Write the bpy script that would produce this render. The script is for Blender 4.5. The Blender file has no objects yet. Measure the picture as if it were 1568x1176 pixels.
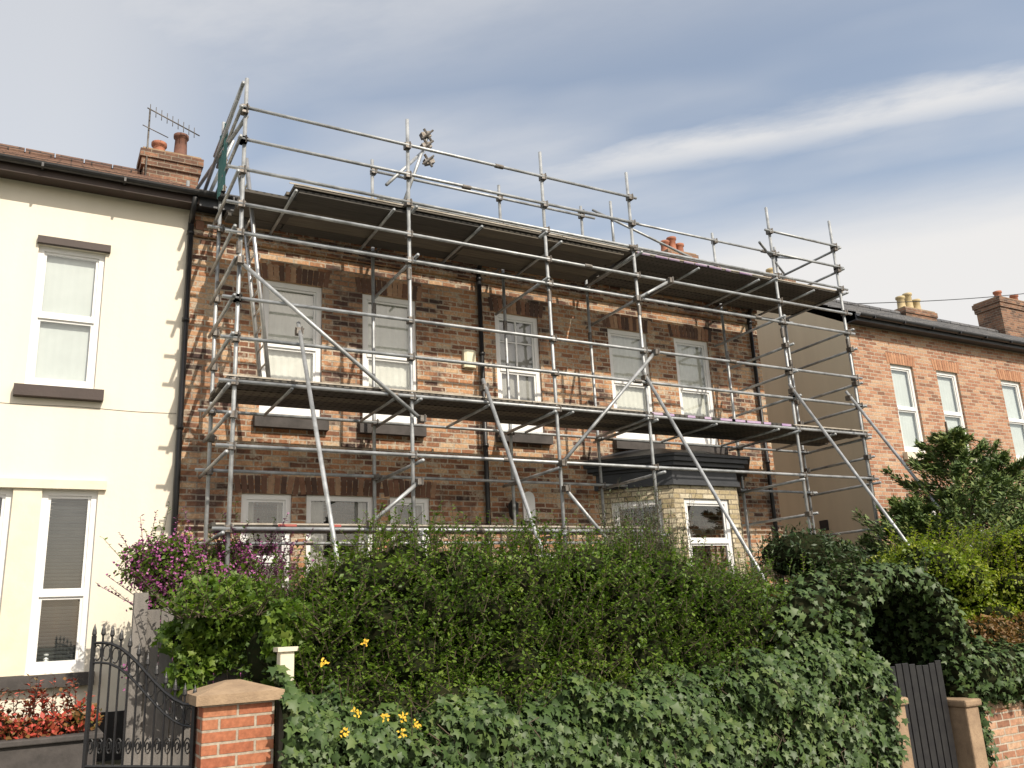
import bpy, math, random
import numpy as np
from mathutils import Vector, Matrix
random.seed(7); rng=np.random.default_rng(7)
scene=bpy.context.scene
R_=math.radians
# ---------------------------------------------------------------- node helpers
def newmat(name):
    m=bpy.data.materials.new(name); m.use_nodes=True
    nt=m.node_tree; b=nt.nodes['Principled BSDF']; return m,nt,b
def N(nt,typ,**kw):
    n=nt.nodes.new(typ)
    for k,v in kw.items(): setattr(n,k,v)
    return n
def L(nt,a,b): nt.links.new(a,b)
def ramp(nt,stops,interp='LINEAR'):
    r=N(nt,'ShaderNodeValToRGB'); cr=r.color_ramp; cr.interpolation=interp
    while len(cr.elements)<len(stops): cr.elements.new(0.5)
    for e,(p,c) in zip(cr.elements,stops):
        e.position=p; e.color=(*c,1) if len(c)==3 else c
    return r
def mixc(nt,fac,a,b,blend='MIX'):
    m=N(nt,'ShaderNodeMix',data_type='RGBA',blend_type=blend)
    for s,v in ((m.inputs[0],fac),(m.inputs[6],a),(m.inputs[7],b)):
        if isinstance(v,(int,float)): s.default_value=v
        elif isinstance(v,tuple): s.default_value=(*v,1)
        else: L(nt,v,s)
    return m.outputs[2]
def math_(nt,op,a,b=None,c=None,clamp=False):
    m=N(nt,'ShaderNodeMath',operation=op,use_clamp=clamp)
    for i,v in enumerate((a,b,c)):
        if v is None: continue
        if isinstance(v,(int,float)): m.inputs[i].default_value=v
        else: L(nt,v,m.inputs[i])
    return m.outputs[0]
def noise(nt,vec,scale,detail=3,rough=.6):
    n=N(nt,'ShaderNodeTexNoise'); n.inputs['Scale'].default_value=scale
    n.inputs['Detail'].default_value=detail; n.inputs['Roughness'].default_value=rough
    if vec is not None: L(nt,vec,n.inputs['Vector'])
    return n.outputs['Fac']
def bump(nt,b,h,strength=.4,dist=.01):
    bp=N(nt,'ShaderNodeBump'); bp.inputs['Strength'].default_value=strength
    bp.inputs['Distance'].default_value=dist; L(nt,h,bp.inputs['Height']); L(nt,bp.outputs[0],b.inputs['Normal'])
def simple(name,c1,c2=None,rough=.6,metal=0,scale=4,bmp=.15,spec=.5,streak=False):
    m,nt,b=newmat(name); c2=c2 or tuple(x*.7 for x in c1)
    g=N(nt,'ShaderNodeNewGeometry'); vec=g.outputs['Position']
    if streak:
        mp=N(nt,'ShaderNodeMapping'); mp.inputs['Scale'].default_value=(1,1,.15); L(nt,vec,mp.inputs[0]); vec=mp.outputs[0]
    n=noise(nt,vec,scale,4,.65)
    r=ramp(nt,[(.35,c1),(.68,c2)]); L(nt,n,r.inputs[0]); L(nt,r.outputs[0],b.inputs['Base Color'])
    b.inputs['Roughness'].default_value=rough; b.inputs['Metallic'].default_value=metal
    b.inputs['Specular IOR Level'].default_value=spec
    if bmp>.1: bump(nt,b,noise(nt,g.outputs['Position'],scale*12,2),bmp,.01)
    return m
def wallcoords(nt):
    g=N(nt,'ShaderNodeNewGeometry'); sp=N(nt,'ShaderNodeSeparateXYZ'); L(nt,g.outputs['Position'],sp.inputs[0])
    sn=N(nt,'ShaderNodeSeparateXYZ'); L(nt,g.outputs['True Normal'],sn.inputs[0])
    a=math_(nt,'MULTIPLY',sp.outputs[0],sn.outputs[1]); b=math_(nt,'MULTIPLY',sp.outputs[1],sn.outputs[0])
    u=math_(nt,'SUBTRACT',b,a)
    cb=N(nt,'ShaderNodeCombineXYZ'); L(nt,u,cb.inputs[0]); L(nt,sp.outputs[2],cb.inputs[1])
    return cb.outputs[0],g.outputs['Position'],sp
def brickmat(name,stopsA,stopsB,mortA,mortB,patch_scale=.9,patch=(.42,.58),dirt=.5,rough=.9,width=.225,height=.075,msize=.009,dist=.0035,splash=None):
    m,nt,b=newmat(name); uv,pos,sp=wallcoords(nt)
    dn=N(nt,'ShaderNodeTexNoise'); dn.inputs['Scale'].default_value=9; dn.inputs['Detail'].default_value=1; L(nt,uv,dn.inputs['Vector'])
    va=N(nt,'ShaderNodeVectorMath',operation='MULTIPLY_ADD'); L(nt,dn.outputs['Color'],va.inputs[0])
    va.inputs[1].default_value=(dist*4,dist*4,0); L(nt,uv,va.inputs[2])
    t=N(nt,'ShaderNodeTexBrick'); L(nt,va.outputs[0],t.inputs['Vector'])
    for k,v in (('Scale',1),('Mortar Size',msize),('Mortar Smooth',.25),('Bias',0),('Brick Width',width),('Row Height',height)): t.inputs[k].default_value=v
    t.inputs['Color1'].default_value=(0,0,0,1); t.inputs['Color2'].default_value=(1,1,1,1); t.inputs['Mortar'].default_value=(.5,.5,.5,1)
    ra=ramp(nt,stopsA); rb=ramp(nt,stopsB); L(nt,t.outputs['Color'],ra.inputs[0]); L(nt,t.outputs['Color'],rb.inputs[0])
    pn=noise(nt,pos,patch_scale,4,.7); pr=ramp(nt,[(patch[0],(0,0,0)),(patch[1],(1,1,1))]); L(nt,pn,pr.inputs[0])
    pm=math_(nt,'ADD',pr.outputs[0],math_(nt,'MULTIPLY',math_(nt,'SUBTRACT',t.outputs['Color'],.5),.7),clamp=True)
    col=mixc(nt,pm,ra.outputs[0],rb.outputs[0])
    mort=mixc(nt,pm,mortA,mortB)
    col=mixc(nt,t.outputs['Fac'],col,mort)
    if splash:
        sr=ramp(nt,[(.53,(0,0,0)),(.6,(1,1,1))]); L(nt,noise(nt,uv,6.5,3,.7),sr.inputs[0])
        col=mixc(nt,math_(nt,'MULTIPLY',sr.outputs[0],math_(nt,'ADD',math_(nt,'MULTIPLY',pm,.65),.15)),col,splash)
    fine=noise(nt,pos,30,2,.7); fr=ramp(nt,[(.3,(.62,.6,.58)),(.7,(1.15,1.15,1.15))]); L(nt,fine,fr.inputs[0])
    col=mixc(nt,.8,col,fr.outputs[0],'MULTIPLY')
    if dirt>0:
        mp=N(nt,'ShaderNodeMapping'); mp.inputs['Scale'].default_value=(1,1,.4); L(nt,pos,mp.inputs[0])
        dr=ramp(nt,[(.35,(1,1,1)),(.7,(.5,.47,.45))]); L(nt,noise(nt,mp.outputs[0],1.6,2,.6),dr.inputs[0])
        col=mixc(nt,dirt,col,dr.outputs[0],'MULTIPLY')
    L(nt,col,b.inputs['Base Color']); b.inputs['Roughness'].default_value=rough
    bump(nt,b,math_(nt,'SUBTRACT',1,t.outputs['Fac']),.8,.008)
    return m
def islandmat(name,stops,rough=.85,bmp=.3):
    m,nt,b=newmat(name); g=N(nt,'ShaderNodeNewGeometry'); r=ramp(nt,stops); L(nt,g.outputs['Random Per Island'],r.inputs[0])
    f=ramp(nt,[(.3,(.7,.7,.7)),(.7,(1.1,1.1,1.1))]); L(nt,noise(nt,g.outputs['Position'],18,4),f.inputs[0])
    L(nt,mixc(nt,.8,r.outputs[0],f.outputs[0],'MULTIPLY'),b.inputs['Base Color']); b.inputs['Roughness'].default_value=rough
    return m
def leafmat(name,stops,rough=.45,trans=.3,spec=.4,patchscale=1.5):
    m,nt,b=newmat(name); g=N(nt,'ShaderNodeNewGeometry')
    r=ramp(nt,stops); 
    f=math_(nt,'ADD',math_(nt,'MULTIPLY',g.outputs['Random Per Island'],.55),math_(nt,'MULTIPLY',noise(nt,g.outputs['Position'],patchscale,2),.9))
    f=math_(nt,'SUBTRACT',f,.24,clamp=True)
    L(nt,f,r.inputs[0]); L(nt,r.outputs[0],b.inputs['Base Color'])
    b.inputs['Roughness'].default_value=rough; b.inputs['Specular IOR Level'].default_value=spec
    if trans>0:
        t=N(nt,'ShaderNodeBsdfTranslucent'); tc=mixc(nt,1.0,r.outputs[0],(1.3,1.5,.6),'MULTIPLY'); L(nt,tc,t.inputs[0])
        mx=N(nt,'ShaderNodeMixShader'); mx.inputs[0].default_value=trans
        L(nt,b.outputs[0],mx.inputs[1]); L(nt,t.outputs[0],mx.inputs[2])
        L(nt,mx.outputs[0],nt.nodes['Material Output'].inputs[0])
    return m
M={}
M['brick']=brickmat('weathered_brick',
  [(0,(.055,.036,.032)),(.35,(.11,.06,.047)),(.7,(.22,.1,.06)),(1,(.38,.18,.095))],
  [(0,(.2,.09,.056)),(.3,(.39,.175,.088)),(.65,(.55,.28,.14)),(1,(.64,.44,.27))],
  (.26,.21,.165),(.54,.46,.36),1.0,(.38,.53),.4,msize=.011,splash=(.58,.5,.38))
M['brick_right']=brickmat('orange_brick',
  [(0,(.24,.12,.075)),(.4,(.42,.2,.12)),(1,(.52,.28,.17))],
  [(0,(.36,.17,.1)),(.5,(.5,.26,.155)),(1,(.56,.38,.25))],(.46,.4,.31),(.54,.48,.39),1.3,(.4,.6),.2)
M['brick_pillar']=brickmat('red_brick',
  [(0,(.38,.12,.06)),(.5,(.48,.18,.09)),(1,(.52,.24,.13))],[(0,(.33,.1,.055)),(1,(.5,.2,.1))],(.44,.37,.29),(.52,.45,.35),3,(.4,.6),.35,dist=.001)
M['brick_cream']=brickmat('cream_brick',
  [(0,(.42,.35,.2)),(.5,(.6,.52,.34)),(1,(.7,.63,.45))],[(0,(.45,.36,.22)),(1,(.72,.66,.5))],(.22,.19,.15),(.35,.3,.22),3,(.4,.6),.3)
M['brick_chim']=brickmat('chimney_brick',
  [(0,(.12,.07,.05)),(1,(.26,.13,.08))],[(0,(.2,.1,.07)),(1,(.38,.2,.12))],(.26,.22,.17),(.36,.3,.22),2,(.4,.6),.5)
M['header']=islandmat('header_brick',[(0,(.08,.05,.04)),(.45,(.17,.09,.06)),(.75,(.3,.15,.09)),(1,(.5,.32,.2))])
M['header_r']=islandmat('header_brick_right',[(0,(.38,.18,.1)),(1,(.52,.28,.16))])
M['cream']=simple('cream_render',(.83,.765,.64),(.76,.7,.575),.85,scale=1.2,bmp=.2,streak=True)
M['creamtrim']=simple('cream_trim',(.78,.72,.58),(.7,.64,.5),.8,scale=3)
M['gable']=simple('gable_render',(.72,.62,.45),(.58,.5,.36),.9,scale=.9,streak=True)
M['white']=simple('white_upvc',(.83,.83,.82),(.77,.77,.75),.35,scale=3,bmp=.02)
M['brown']=simple('brown_paint',(.06,.04,.034),(.045,.03,.025),.6)
M['stone_dark']=simple('sooty_stone',(.09,.08,.075),(.05,.045,.042),.85,scale=6)
M['sandstone']=simple('sandstone',(.38,.27,.17),(.24,.165,.105),.9,scale=5,bmp=.5)
M['black']=simple('black_paint',(.014,.014,.016),(.024,.024,.024),.4,scale=8)
M['lead']=simple('dark_grey_paint',(.05,.053,.06),(.032,.035,.04),.5,scale=5)
M['slate']=brickmat('slate_tiles',[(0,(.08,.085,.095)),(1,(.15,.155,.17))],[(0,(.1,.1,.11)),(1,(.17,.17,.17))],(.03,.03,.03),(.04,.04,.04),1,(.4,.6),.3,.6,.3,.12,.008)
M['tile']=brickmat('brown_roof_tiles',[(0,(.14,.075,.055)),(1,(.22,.12,.085))],[(0,(.17,.1,.07)),(1,(.25,.15,.1))],(.04,.03,.025),(.05,.035,.03),1,(.4,.6),.4,.8,.3,.16,.012)
M['terracotta']=simple('terracotta',(.42,.17,.1),(.27,.1,.06),.8,scale=8)
M['brownpot']=simple('brown_clay',(.2,.09,.06),(.12,.06,.045),.8,scale=8)
M['creampot']=simple('buff_clay',(.55,.45,.25),(.42,.32,.18),.8,scale=8)
M['steel']=simple('galvanised_tube',(.5,.52,.53),(.24,.25,.255),.5,.45,scale=5,bmp=.05)
M['clamp']=simple('coupler_steel',(.2,.19,.18),(.1,.08,.06),.55,.6,scale=20,bmp=.05)
M['alu']=simple('aluminium',(.6,.6,.6),(.45,.45,.45),.35,.8,scale=9,bmp=.03)
M['purple']=simple('purple_board_edge',(.36,.24,.42),(.5,.42,.5),.7,scale=5)
M['redtape']=simple('red_tape',(.4,.06,.05),(.35,.1,.08),.6)
M['wood']=simple('grey_timber',(.24,.22,.2),(.14,.13,.12),.9,scale=9,bmp=.4,streak=True)
M['stem']=simple('bark',(.11,.08,.055),(.06,.045,.03),.9,scale=20,bmp=.05)
M['foliage_core']=simple('foliage_shade_fill',(.014,.022,.009),(.026,.024,.012),1,scale=25,bmp=.05,spec=.05)  # near-black filler behind leaves; shade between them is put into its colour
M['asphalt']=simple('asphalt',(.055,.055,.055),(.04,.04,.042),.9,scale=30,bmp=.4)
M['paving']=brickmat('paving_slabs',[(0,(.25,.24,.22)),(1,(.32,.31,.29))],[(0,(.22,.21,.2)),(1,(.3,.29,.27))],(.1,.1,.09),(.12,.12,.1),1)
M['soil']=simple('garden_soil',(.07,.055,.035),(.05,.06,.025),1,scale=10,bmp=.6)
M['grassland']=simple('ground_grass',(.06,.08,.03),(.09,.085,.05),1,scale=.4,bmp=.4)
M['curtain']=simple('net_curtain',(.78,.76,.7),(.66,.64,.58),.9,scale=5,bmp=0)
M['curtain_w']=simple('white_blind',(.66,.69,.68),(.58,.61,.6),.9,scale=2,bmp=0)
M['curtain_d']=simple('dim_curtain',(.42,.4,.37),(.32,.3,.28),.9,scale=5,bmp=0)
M['blind']=simple('dark_blind',(.1,.105,.11),(.07,.075,.08),.5,scale=5,bmp=0)
M['alarm']=simple('alarm_plastic',(.8,.76,.55),(.76,.72,.52),.4,scale=5,bmp=.02)
M['net']=simple('teal_debris_net',(.05,.16,.15),(.08,.2,.18),.8,scale=8,bmp=.05)
def boardmat():
    m,nt,b=newmat('scaffold_board'); g=N(nt,'ShaderNodeNewGeometry')
    base=ramp(nt,[(0,(.06,.056,.05)),(.5,(.1,.09,.078)),(1,(.19,.165,.13))]); L(nt,g.outputs['Random Per Island'],base.inputs[0])
    mp=N(nt,'ShaderNodeMapping'); mp.inputs['Scale'].default_value=(1.2,25,8); L(nt,g.outputs['Position'],mp.inputs[0])
    gr=ramp(nt,[(.3,(.55,.55,.55)),(.7,(1.15,1.12,1.05))]); L(nt,noise(nt,mp.outputs[0],2,2),gr.inputs[0])
    c=mixc(nt,.9,base.outputs[0],gr.outputs[0],'MULTIPLY')
    v=N(nt,'ShaderNodeTexVoronoi'); v.inputs['Randomness'].default_value=0; v.inputs['Scale'].default_value=11; L(nt,g.outputs['Position'],v.inputs['Vector'])
    hr=ramp(nt,[(.24,(.1,.1,.1)),(.3,(1,1,1))]); L(nt,v.outputs['Distance'],hr.inputs[0])
    c=mixc(nt,.9,c,hr.outputs[0],'MULTIPLY')
    L(nt,c,b.inputs['Base Color']); b.inputs['Roughness'].default_value=.75; return m
M['board']=boardmat()
M['boardedge']=simple('sunlit_board_edge',(.5,.46,.4),(.3,.26,.2),.8,scale=6,bmp=.05)  # pale tone paints the sunlit line along the board fronts
def glassmat():
    m,nt,b=newmat('window_glass'); nt.nodes.remove(b)
    t=N(nt,'ShaderNodeBsdfTransparent'); t.inputs[0].default_value=(.92,.95,.94,1)
    g=N(nt,'ShaderNodeBsdfGlossy'); g.inputs['Roughness'].default_value=.02
    geo=N(nt,'ShaderNodeNewGeometry')
    dt=N(nt,'ShaderNodeVectorMath',operation='DOT_PRODUCT'); L(nt,geo.outputs['Normal'],dt.inputs[0]); L(nt,geo.outputs['Incoming'],dt.inputs[1])
    c=math_(nt,'SUBTRACT',1,math_(nt,'ABSOLUTE',dt.outputs['Value'])); f=math_(nt,'ADD',math_(nt,'MULTIPLY',math_(nt,'POWER',c,4),.85),.13,clamp=True)
    mx=N(nt,'ShaderNodeMixShader'); L(nt,f,mx.inputs[0]); L(nt,t.outputs[0],mx.inputs[1]); L(nt,g.outputs[0],mx.inputs[2])
    L(nt,mx.outputs[0],nt.nodes['Material Output'].inputs[0]); return m
M['glass']=glassmat()
M['privet']=leafmat('privet_leaf',[(0,(.03,.062,.01)),(.35,(.075,.14,.018)),(.65,(.14,.22,.028)),(1,(.24,.3,.055))],.5,.3)
M['ivy']=leafmat('ivy_leaf',[(0,(.026,.052,.015)),(.5,(.052,.092,.024)),(.8,(.095,.14,.038)),(1,(.19,.21,.09))],.5,0,.35,patchscale=2.5)
M['conifer']=leafmat('conifer_spray',[(0,(.024,.048,.014)),(.35,(.065,.115,.026)),(.7,(.14,.19,.045)),(1,(.27,.27,.09))],.6,0)
M['darkever']=leafmat('evergreen_leaf',[(0,(.014,.03,.01)),(.5,(.03,.06,.016)),(1,(.08,.12,.03))],.5,0)
M['yellowleaf']=leafmat('golden_leaf',[(0,(.09,.15,.014)),(.45,(.21,.28,.028)),(1,(.4,.4,.05))],.45,.35)
M['greyleaf']=leafmat('grey_green_leaf',[(0,(.06,.09,.045)),(.5,(.13,.17,.08)),(1,(.23,.26,.14))],.6,0)
M['redleaf']=leafmat('red_leaf',[(0,(.08,.12,.02)),(.45,(.2,.08,.03)),(.6,(.4,.06,.04)),(1,(.55,.1,.07))],.45,0)
M['autumn']=leafmat('bronze_leaf',[(0,(.09,.09,.025)),(.5,(.2,.1,.035)),(1,(.3,.18,.05))],.5,.2)
M['purplefl']=leafmat('purple_blossom',[(0,(.16,.03,.12)),(.5,(.34,.08,.25)),(1,(.5,.2,.4))],.6,0)
M['yellowfl']=leafmat('yellow_blossom',[(0,(.6,.36,.02)),(1,(.7,.46,.04))],.6,0)
M['pinkfl']=leafmat('pale_blossom',[(0,(.5,.3,.32)),(1,(.7,.55,.55))],.6,0)
# ---------------------------------------------------------------- geometry helpers
class Buf:
    def __init__(s): s.v=[]; s.f=[]
    def quad(s,*p):
        i=len(s.v); s.v+= [tuple(q) for q in p]; s.f.append(tuple(range(i,i+len(p))))
    def obox(s,c,ax,ay,az,sx,sy,sz):
        c=Vector(c); ax=Vector(ax)*sx/2; ay=Vector(ay)*sy/2; az=Vector(az)*sz/2; i=len(s.v)
        for a in (-1,1):
            for b in (-1,1):
                for d in (-1,1): s.v.append(tuple(c+ax*a+ay*b+az*d))
        for q in ((0,1,3,2),(4,6,7,5),(0,4,5,1),(2,3,7,6),(0,2,6,4),(1,5,7,3)): s.f.append(tuple(i+k for k in q))
    def box(s,x0,x1,y0,y1,z0,z1): s.obox(((x0+x1)/2,(y0+y1)/2,(z0+z1)/2),(1,0,0),(0,1,0),(0,0,1),x1-x0,y1-y0,z1-z0)
    def cyl(s,p0,p1,r0,r1=None,n=10,cap=True):
        r1=r0 if r1 is None else r1; p0=Vector(p0); p1=Vector(p1); d=(p1-p0).normalized()
        a=d.cross(Vector((0,0,1)) if abs(d.z)<.9 else Vector((1,0,0))).normalized(); b=d.cross(a); i=len(s.v)
        for p,r in ((p0,r0),(p1,r1)):
            for k in range(n):
                t=2*math.pi*k/n; s.v.append(tuple(p+a*math.cos(t)*r+b*math.sin(t)*r))
        for k in range(n): s.f.append((i+k,i+(k+1)%n,i+n+(k+1)%n,i+n+k))
        if cap: s.f.append(tuple(i+k for k in reversed(range(n)))); s.f.append(tuple(i+n+k for k in range(n)))
    def prism(s,poly,z0,z1,cap=True):
        n=len(poly); i=len(s.v)
        for z in (z0,z1):
            for p in poly: s.v.append((p[0],p[1],z))
        for k in range(n): s.f.append((i+k,i+(k+1)%n,i+n+(k+1)%n,i+n+k))
        if cap: s.f.append(tuple(i+k for k in reversed(range(n)))); s.f.append(tuple(i+n+k for k in range(n)))
    def lathe(s,c,prof,n=14):
        i=len(s.v)
        for r,z in prof:
            for k in range(n):
                t=2*math.pi*k/n; s.v.append((c[0]+r*math.cos(t),c[1]+r*math.sin(t),c[2]+z))
        for j in range(len(prof)-1):
            for k in range(n): s.f.append((i+j*n+k,i+j*n+(k+1)%n,i+(j+1)*n+(k+1)%n,i+(j+1)*n+k))
    def obj(s,name,mat,parent=None,smooth=False,bevel=0):
        if not s.v: return None
        me=bpy.data.meshes.new(name); me.from_pydata(s.v,[],s.f); me.update()
        if smooth: me.polygons.foreach_set('use_smooth',[True]*len(me.polygons))
        o=bpy.data.objects.new(name,me); scene.collection.objects.link(o); me.materials.append(mat)
        if parent: o.parent=parent
        if bevel:
            b=o.modifiers.new('bevel','BEVEL'); b.width=bevel; b.segments=2; b.limit_method='ANGLE'
        return o
def empty(name,loc=(0,0,0)):
    e=bpy.data.objects.new(name,None); scene.collection.objects.link(e); e.empty_display_size=.3; return e
class Multi:
    def __init__(s,name): s.e=empty(name); s.b={}
    def __call__(s,part,mat):
        k=(part,mat)
        if k not in s.b: s.b[k]=Buf()
        return s.b[k]
    def done(s,smooth=(),bevel={}):
        for (p,m),b in s.b.items(): b.obj(p,M[m],s.e,p in smooth,bevel.get(p,0))
class Frame:  # wall frame: u along wall, w outward, z up
    def __init__(s,o,u): s.o=Vector((o[0],o[1],0)); s.u=Vector((u[0],u[1],0)).normalized(); s.n=Vector((s.u.y,-s.u.x,0))
    def p(s,u,w,z): return s.o+s.u*u+s.n*w+Vector((0,0,z))
    def box(s,buf,u0,u1,w0,w1,z0,z1):
        buf.obox(s.p((u0+u1)/2,(w0+w1)/2,(z0+z1)/2),s.u,s.n,(0,0,1),abs(u1-u0),abs(w1-w0),abs(z1-z0))
def wall(buf,fr,u0,u1,z0,z1,ops,depth=.11):
    us=sorted({u0,u1,*[a for o in ops for a in o[:2]]}); zs=sorted({z0,z1,*[a for o in ops for a in o[2:4]]})
    for i in range(len(us)-1):
        for j in range(len(zs)-1):
            cu=(us[i]+us[i+1])/2; cz=(zs[j]+zs[j+1])/2
            if any(o[0]<cu<o[1] and o[2]<cz<o[3] for o in ops): continue
            buf.quad(fr.p(us[i],0,zs[j]),fr.p(us[i+1],0,zs[j]),fr.p(us[i+1],0,zs[j+1]),fr.p(us[i],0,zs[j+1]))
    for a,b,c,d in [o[:4] for o in ops]:
        P=[(a,c),(b,c),(b,d),(a,d)]
        for k in range(4):
            p,q=P[k],P[(k+1)%4]
            buf.quad(fr.p(p[0],0,p[1]),fr.p(p[0],-depth,p[1]),fr.p(q[0],-depth,q[1]),fr.p(q[0],0,q[1]))
def window(B,fr,u0,u1,z0,z1,rec=.07,style='sash',back='curtain',ft=.06,split=.5,drop=1.0):
    F=B('window_frames','white'); G=B('window_glass','glass')
    w0,w1=-rec-.06,-rec; backw=-rec-.075
    fr.box(F,u0,u0+ft,w0,w1,z0,z1); fr.box(F,u1-ft,u1,w0,w1,z0,z1)
    fr.box(F,u0+ft,u1-ft,w0,w1,z1-ft,z1); fr.box(F,u0+ft,u1-ft,w0,w1,z0,z0+ft*1.5)
    zm=z0+(z1-z0)*split
    iu0,iu1=u0+ft,u1-ft
    if style in('sash','cross'):
        fr.box(F,iu0,iu1,w0+.008,w1+.012,zm-.03,zm+.03)
        s=.03
        for a,b,off in ((z0+ft*1.5,zm-.03,0),(zm+.03,z1-ft,.008)):
            fr.box(F,iu0,iu0+s,w0+.01,w1-.012-off,a,b); fr.box(F,iu1-s,iu1,w0+.01,w1-.012-off,a,b)
            fr.box(F,iu0+s,iu1-s,w0+.01,w1-.012-off,b-s,b); fr.box(F,iu0+s,iu1-s,w0+.01,w1-.012-off,a,a+s)
    if style=='cross':
        um=(u0+u1)/2; fr.box(F,um-.014,um+.014,w0+.014,w1-.016,z0+ft*1.5+.03,z1-ft-.03)
        fr.box(F,iu0+.03,iu1-.03,w0+.016,w1-.018,zm+(z1-zm)*.5-.01,zm+(z1-zm)*.5+.01)
    G.quad(fr.p(u0+ft,w0+.03,z0+ft),fr.p(u1-ft,w0+.03,z0+ft),fr.p(u1-ft,w0+.03,z1-ft),fr.p(u0+ft,w0+.03,z1-ft))
    if back in('curtain','curtain_d','curtain_w'):
        n=40; C=B('curtains',back); zb=z1-(z1-z0)*drop; am=.005 if back!='curtain_w' else .001
        for k in range(n):
            a=u0+(u1-u0)*k/n; b=u0+(u1-u0)*(k+1)/n
            wa=backw+am*math.sin(k*1.3)-.01; wb=backw+am*math.sin((k+1)*1.3)-.01
            C.quad(fr.p(a,wa,zb),fr.p(b,wb,zb),fr.p(b,wb,z1),fr.p(a,wa,z1))
    elif back=='blind':
        C=B('blinds','blind'); z=z0+.05
        while z<z1-.04:
            c=fr.p((u0+u1)/2,-rec-.1,z); az=Vector((0,0,1)); 
            C.obox(c,fr.u,(fr.n*.55+az*.83).normalized(),(fr.n*.83-az*.55).normalized(),u1-u0-.02,.038,.003); z+=.04
    elif back=='sides':
        for a,b in ((u0,u0+(u1-u0)*.3),(u1-(u1-u0)*.24,u1)):
            n=8; C=B('curtains','curtain_d')
            for k in range(n):
                p=a+(b-a)*k/n; q=a+(b-a)*(k+1)/n; wa=backw-.03+.015*math.sin(k*2.1); wb=backw-.03+.015*math.sin((k+1)*2.1)
                C.quad(fr.p(p,wa,z0),fr.p(q,wb,z0),fr.p(q,wb,z1),fr.p(p,wa,z1))
def header(B,fr,u0,u1,z,mat='header',h=.225):
    b=B('window_arches',mat); n=int(round((u1-u0+.16)/.078)); c=(u0+u1)/2; half=(u1-u0+.16)/2
    for k in range(n):
        t=(k+.5)/n*2-1; ang=t*.16; up=Vector((0,0,1))*math.cos(ang)+fr.u*math.sin(ang); sd=fr.u*math.cos(ang)-Vector((0,0,1))*math.sin(ang)
        o=fr.p(c+t*half,0,z+.003)+up*(h/2)
        b.obox(o-fr.n*.03,sd,fr.n,up,.066,.07+random.uniform(0,.006),h)
def roof(B,x0,x1,ye,ze,yr,zr,yb,mat,part='roof'):
    b=B(part,mat); n=14
    for (ya,yb_) in ((ye,yr),(yb,yr)):
        for k in range(n):
            t0=k/n; t1=(k+1)/n+.01
            y0=ya+(yb_-ya)*t0; z0=ze+(zr-ze)*t0+.03; y1=ya+(yb_-ya)*t1; z1=ze+(zr-ze)*t1
            b.quad((x0,y0,z0),(x1,y0,z0),(x1,y1,z1),(x0,y1,z1)); b.quad((x0,y0,z0-.03),(x1,y0,z0-.03),(x1,y0,z0),(x0,y0,z0))
    b2=B('ridge_tiles',mat); 
    x=x0
    while x<x1-.05: b2.cyl((x,yr,zr),(min(x+.43,x1),yr,zr),.11,n=10); x+=.45
def gutter(B,x0,x1,y,z,mat='black'):
    g=B('gutter',mat); n=8
    for k in range(n):
        a0=math.pi+math.pi*k/n; a1=math.pi+math.pi*(k+1)/n
        for r,fl in ((.06,0),(.052,1)):
            p=[(x0,y+r*math.cos(a0),z+r*math.sin(a0)),(x1,y+r*math.cos(a0),z+r*math.sin(a0)),(x1,y+r*math.cos(a1),z+r*math.sin(a1)),(x0,y+r*math.cos(a1),z+r*math.sin(a1))]
            g.quad(*(p if not fl else p[::-1]))
    x=x0+.4
    while x<x1: g.box(x-.012,x+.012,y-.066,y+.07,z-.07,z-.02); x+=.9
def chimney(B,x0,x1,y0,y1,z0,z1,pots,potmat='terracotta'):
    c=B('chimney_stack','brick_chim'); c.box(x0,x1,y0,y1,z0,z1-.3); c.box(x0-.04,x1+.04,y0-.04,y1+.04,z1-.3,z1-.15); c.box(x0-.07,x1+.07,y0-.07,y1+.07,z1-.15,z1)
    B('chimney_cap','sandstone').box(x0-.03,x1+.03,y0-.03,y1+.03,z1,z1+.05)
    for p_ in pots:
        px,h=p_[:2]
        B('chimney_pots',p_[2] if len(p_)>2 else potmat).lathe((px,(y0+y1)/2,z1+.04),[(.15,0),(.15,.06),(.12,.08),(.105,h-.08),(.135,h-.06),(.135,h),(.1,h),(.09,h-.2)])
# ---------------------------------------------------------------- cream house (left)
B=Multi('cream_rendered_house'); fr=Frame((0,0),(1,0))
ops=[(-.26,.47,4.42,6.20),(.03,.60,1.24,3.24),(-.88,-.26,1.24,3.24),(-2.6,-1.9,4.42,6.2),(-3.6,-3.0,1.24,3.24),(-2.8,-2.2,1.24,3.24)]
wall(B('walls','cream'),fr,-7,1.44,.8,6.98,ops,.1)
Bw=B('walls','cream')
Bw.quad((-7,0,-.1),(-7,8.4,-.1),(-7,8.4,6.98),(-7,0,6.98)); Bw.quad((-7,8.4,-.1),(1.44,8.4,-.1),(1.44,8.4,6.98),(-7,8.4,6.98))
Bw.quad((-7,0,6.98),(-7,8.4,6.98),(-7,4.2,9.4),(-7,4.2,9.4))
B('plinth','black').box(-7,1.44,-.03,.1,-.1,.8)
for o in ops:
    up=o[2]>4
    window(B,fr,*o,rec=.05,style='sash',back='curtain_w' if up else 'blind',ft=.065,split=.5 if up else .42)
    if up:
        fr.box(B('lintel','brown'),o[0]-.02,o[1]+.05,.0,.06,o[3],o[3]+.09)
        fr.box(B('sill','brown'),o[0]-.1,o[1]+.1,.0,.11,o[2]-.13,o[2]-.0)
for a,b in ((-.9,.68),(-3.7,-2.1)):
    fr.box(B('lintel','creamtrim'),a,b,0,.06,3.24,3.34); fr.box(B('sill','stone_dark'),a-.05,b+.02,0,.12,1.1,1.235)
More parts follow.
